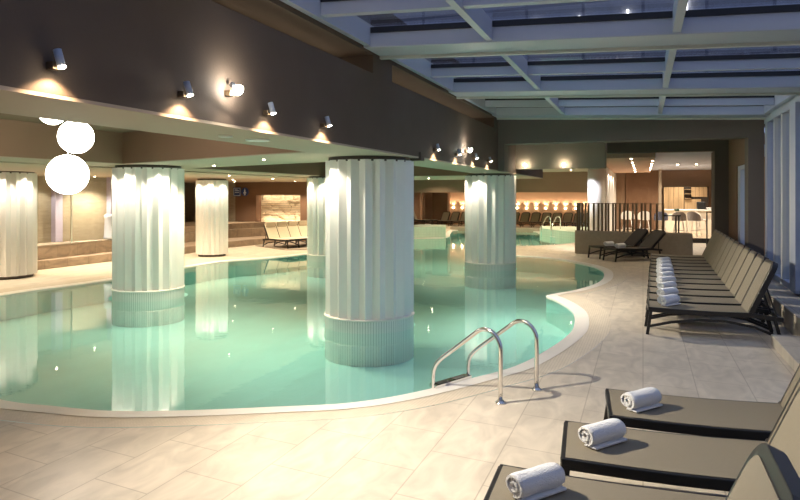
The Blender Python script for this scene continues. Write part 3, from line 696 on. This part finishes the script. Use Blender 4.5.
# ------------------------------------------------------------ loungers
def rounded_panel(w, L, r, t, nseg=6, inset=0):
    """panel in (y, s) plane rounded at the s=L corners, thickness t along n"""
    w = w/2-inset; L1 = L-inset; pts = [(-w, 0), (w, 0)]
    for k in range(nseg+1):
        a = PI/2*k/nseg; pts.append((w-r+r*math.cos(a), L1-r+r*math.sin(a)))
    for k in range(nseg+1):
        a = PI/2+PI/2*k/nseg; pts.append((-w+r+r*math.cos(a), L1-r+r*math.sin(a)))
    return pts
def make_lounger(label, group, back=66, fabric=M_FABRIC, backlen=.66, ins=.042):
    t = thing('sun_lounger', label, 'sun lounger', (0, 0, 0), 0, group)
    w = .58; H0 = .335; X1 = 1.10
    def zs(x): return H0-.012*math.sin(PI*x/X1)-.01*x
    # seat fabric
    bm = BM(); n_ = 12; top = []; 
    for i in range(n_+1):
        x = .02+(X1-.02)*i/n_; z = zs(x)
        top.append([bm.verts.new((x, y, z+dz)) for y, dz in ((-w/2+.012, .004), (w/2-.012, .004), (w/2-.012, -.006), (-w/2+.012, -.006))])
    for i in range(n_):
        for j in range(4): f = bm.faces.new((top[i][j], top[i][(j+1) % 4], top[i+1][(j+1) % 4], top[i+1][j]))
    bm.faces.new(top[0]); bm.faces.new(top[-1][::-1])
    obj('seat', bm, fabric, t)
    # side rails and cross bars
    bm = BM()
    for s in (-1, 1):
        y = s*(w/2-.004)
        lo = []; hi = []
        pts2 = [(.0+1.12*i/8) for i in range(9)]
        out = [(x, zs(x)+.002) for x in pts2]+[(1.45, .285)]+[(1.45, .235)]+[(x, zs(x)-.055) for x in reversed(pts2)]
        rod(bm, out, y-.014, y+.014)
    box(bm, -.005,-w/2+.012,H0-.05,.03,w/2-.012,H0+.001); box(bm, 1.41,-w/2+.012,.235,1.45,w/2-.012,.285); box(bm, .62,-w/2+.012,.255,.66,w/2-.012,.29)
    obj('frame', bm, M_FRAME, t, bevel=.005)
    for s in (-1, 1):
        y = s*(w/2-.004)
        bm = BM(); bar(bm, (.03,y,H0-.03),(-.015,y,0), .03, .035); obj('leg', bm, M_FRAME, t)
        bm = BM(); bar(bm, (1.36,y,.26),(1.43,y,0), .03, .035); obj('leg', bm, M_FRAME, t)
        bm = BM(); pts = [(0,y,.10),(.25,y,.165),(.55,y,.205),(.85,y,.21),(1.15,y,.16),(1.40,y,.06)]
        for a, b2 in zip(pts, pts[1:]): bar(bm, a, b2, .022, .03)
        obj('brace', bm, M_FRAME, t)
        obj('hinge_knob', tube(BM(), [(X1+.01,y-.03,zs(X1)-.01),(X1+.01,y+.03,zs(X1)-.01)], .022, 12), M_FRAME, t)
    # backrest
    th = math.radians(back); ex = Vector((math.cos(th), 0, math.sin(th))); nn = Vector((-math.sin(th), 0, math.cos(th)))
    def panel(inset, r, n0, n1, s0=0.0):
        bm = BM(); pts = rounded_panel(w, backlen, r, 0, inset=inset)
        pts = [(y, max(s, s0)) for y, s in pts]
        org = Vector((X1, 0, zs(X1)-.002))
        def bend(s): return -.03*math.sin(PI*min(1, s/backlen))
        a = [bm.verts.new(org+ex*s+nn*(n0)+Vector((0, y, 0))) for y, s in pts]; b2 = [bm.verts.new(org+ex*s+nn*(n1)+Vector((0, y, 0))) for y, s in pts]
        m_ = len(pts)
        for i in range(m_): bm.faces.new((a[i], a[(i+1) % m_], b2[(i+1) % m_], b2[i]))
        bm.faces.new(a[::-1]); bm.faces.new(b2); return bm
    br_ = obj('backrest', panel(ins, .085, .006, .016), fabric, t)
    obj('backrest_frame', panel(0, .115, -.05, .011), M_FRAME, t, bevel=.004)
    pb = Vector((X1, 0, zs(X1)))+ex*backlen*.55-nn*.04
    for s in (-1, 1):
        bm = BM(); bar(bm, (pb.x, s*.2, pb.z), (1.40, s*.2, .27), .018, .018); obj('prop_stay', bm, M_FRAME, t)
    return t
G1 = 'row of loungers along the windows'
proto = make_lounger('taupe sun lounger with black frame at the near end of the window row', G1)
NROW = 12
for i in range(NROW):
    f = i/(NROW-1); y = 8.74+.66*i; x = .055+.12*f; rz = math.radians(2.0)
    lab = 'taupe sun lounger in the window row, %s from the near end' % ORD[i]
    if i == 0: proto.location = (x, y, 0); proto.rotation_euler = (0, 0, rz); proto['label'] = 'taupe sun lounger at the near end of the window row, side frame fully showing'; proto.scale = (1, .88, 1)
    else: dup(proto, (x, y, 0), rz, lab, G1).scale = (1, .88, 1)
G2 = 'near loungers by the ladder'
for (x, y, rz, lab) in ((-.22, 4.51, 5, 'large taupe sun lounger in the foreground, nearest the ladder feet, with a towel'),
                        (-.42, 3.74, 4.5, 'large taupe sun lounger in the foreground, middle one of the three with towels'),
                        (-.67, 2.97, 2, 'large taupe sun lounger in the foreground, its seat cut by the bottom edge'),
                        (-1.0, 2.10, 0, 'closest sun lounger, only its rounded backrest top showing at the corner')):
    dup(proto, (x, y, 0), math.radians(rz), lab, G2).scale = (1, 1, 1)
G3 = 'dark loungers before the low grey wall'
p3 = make_lounger('charcoal sun lounger before the low grey wall, nearer one with a towel', G3, back=42, fabric=M_FABRICD)
p3.location = (-.80, 17.55, 0); p3.rotation_euler = (0, 0, math.radians(40))
p3.scale = (1, .86, 1); dup(p3, (-1.22, 18.14, 0), math.radians(40), 'charcoal sun lounger before the low grey wall, farther one against the wall', G3).scale = (1, .86, 1)
G4 = 'cream covered loungers by the lit niche'
p4 = make_lounger('cream covered lounger below the lit stone niche', G4, back=62, fabric=M_CREAMF, ins=.012)
obj('headrest', box(BM(), 1.27,-.24,.73,1.37,.24,.93), M_PILLOW, p4, bevel=.03)
for i in range(5):
    x, y = -10.32+.14*i, 18.0+.46*i
    lab = 'cream covered lounger below the lit niche, %s from the stone steps' % ORD[i]
    if i == 0: p4.scale = (.86, .78, .86); p4.location = (x, y, .02); p4.rotation_euler = (0, 0, math.radians(160)); p4['label'] = lab
    else: dup(p4, (x, y, .02), math.radians(160), lab, G4)
struct('floor_lounger_plinth', prism(BM(), [(-10.3,17.5),(-9.6,17.9),(-9.0,20.9),(-12.1,20.9),(-12.1,18.6)], 0, .02), M_PALEPLASTER)
G5 = 'small loungers along the far peach wall'
p5 = make_lounger('dark lounger along the far peach wall', G5, back=58, fabric=M_FABRIC)
n5 = 16
for i in range(n5):
    x = -2.2-.53*i; lab = 'small dark lounger along the far peach wall, %s counted from the fence' % ORD[i]
    if i == 0: p5.location = (x, 32.4, .1); p5.rotation_euler = (0, 0, math.radians(75)); p5.scale = (.8,)*3; p5['label'] = lab
    else: dup(p5, (x, 32.4, .1), math.radians(75), lab, G5, scale=.8)
p6 = dup(proto, (-10.0, 31.95, .1), math.radians(168), 'pale lounger at the end of the far terrace beside the largest column', 'far terrace')
# tiny lamps along the far wall
for i in range(17):
    x = -2.25-.50*i
    t = thing('wall_lamp', 'tiny glowing wall lamp on the far peach wall, %s counted from the fence' % ORD[i], 'lamp', (x, 34.5, .98), 0, 'tiny lamps on the far wall')
    obj('bracket', box(BM(), -.02,-.04,-.03,.02,0,.03), M_BRONZE, t); obj('bulb', sphere(BM(), (0,-.07,.03), .05, 10), E_SMALL, t)
    spot(t, (0,-.10,.10), (0, -.02, 1), P_FAR, WARM2, 110, .7, .03)

# ------------------------------------------------------------ towels
def make_towel(label, group):
    t = thing('rolled_towel', label, 'towel', (0, 0, 0), 0, group)
    bm = BM(); L_ = .27; turns = 3.72; n_ = 96; th = .0125; r0 = .010
    prof = []
    for i in range(n_+1):
        a = 2*PI*turns*i/n_; r = r0+.0148*a/(2*PI); prof.append((a, r))
    outp = [(r*math.cos(a), r*math.sin(a)) for a, r in prof]
    # loose flap leaving the roll along the ground
    cx, cz = outp[-1]
    inp = [((r-th)*math.cos(a), (r-th)*math.sin(a)) for a, r in prof]
    R0 = prof[-1][1]
    rows = []
    m_ = 14
    for j in range(m_+1):
        v = j/m_; x = (v-.5)*L_; e = min(v, 1-v); sc = 1-.10*max(0, 1-e/.12)**2
        wob = 1+.02*math.sin(9*v+1)
        sh = Vector((x, 0, 0))
        rows.append(([bm.verts.new((x+.008*math.sin(4*i/n_*PI), p[0]*sc*wob, p[1]*sc*.88*wob)) for i, p in enumerate(outp)], [bm.verts.new((x+.008*math.sin(4*i/n_*PI), p[0]*sc*wob, p[1]*sc*.88*wob)) for i, p in enumerate(inp)]))
    for j in range(m_):
        for i in range(n_):
            for s in (0, 1):
                f = bm.faces.new((rows[j][s][i], rows[j][s][i+1], rows[j+1][s][i+1], rows[j+1][s][i])); f.smooth = True
        bm.faces.new((rows[j][0][n_], rows[j][1][n_], rows[j+1][1][n_], rows[j+1][0][n_]))
    for j in (0, m_):
        for i in range(n_): bm.faces.new((rows[j][0][i], rows[j][0][i+1], rows[j][1][i+1], rows[j][1][i]))
    zmin = min(v.co.z for v in bm.verts)
    for v in bm.verts: v.co.z -= zmin
    obj('roll', bm, M_TOWEL, t)
    bm = BM(); prism(bm, [(-.13,-.07),(.13,-.065),(.135,.01),(-.135,.01)], .0, .011); obj('loose_flap', bm, M_TOWEL, t, bevel=.004)
    return t
GT = 'rolled towels on the loungers'
TW = make_towel('white rolled towel', GT)
ZT = .337
def put(x, y, z, deg, lab, first=False, s=1.0):
    if first:
        TW.location = (x, y, z); TW.rotation_euler = (0, 0, math.radians(deg)); TW['label'] = lab; TW.scale = (s,)*3
    else: dup(TW, (x, y, z), math.radians(deg), lab, GT, s)
put(-.01, 4.47, ZT, 52, 'white rolled towel on the foreground lounger nearest the ladder', True)
put(-.21, 3.76, ZT, 52, 'white rolled towel on the middle foreground lounger')
put(-.46, 3.02, ZT, 52, 'white rolled towel on the foreground lounger cut by the bottom edge')
for i in range(9):
    f = i/11; put(.30+.12*f, 8.74+.66*i+.02, ZT, 50+random.uniform(-5, 5), 'white rolled towel in the window row, on the %s lounger from the near end' % ORD[i], s=1.12)
put(-.55, 17.70, ZT, 50, 'white rolled towel on the nearer charcoal lounger by the grey wall', s=1.1)
put(-.86, 18.32, ZT, 50, 'white rolled towel on the farther charcoal lounger by the grey wall', s=1.1)

# ------------------------------------------------------------ room closure behind the camera and far left
struct('wall_rear', box(BM(), -17,-3.2,0,2.2,-3.0,3.6), M_TAUPE)
struct('ceiling_hall_closure', box(BM(), -30,20.9,2.9,-2.9,36,3.0), M_TAUPE)
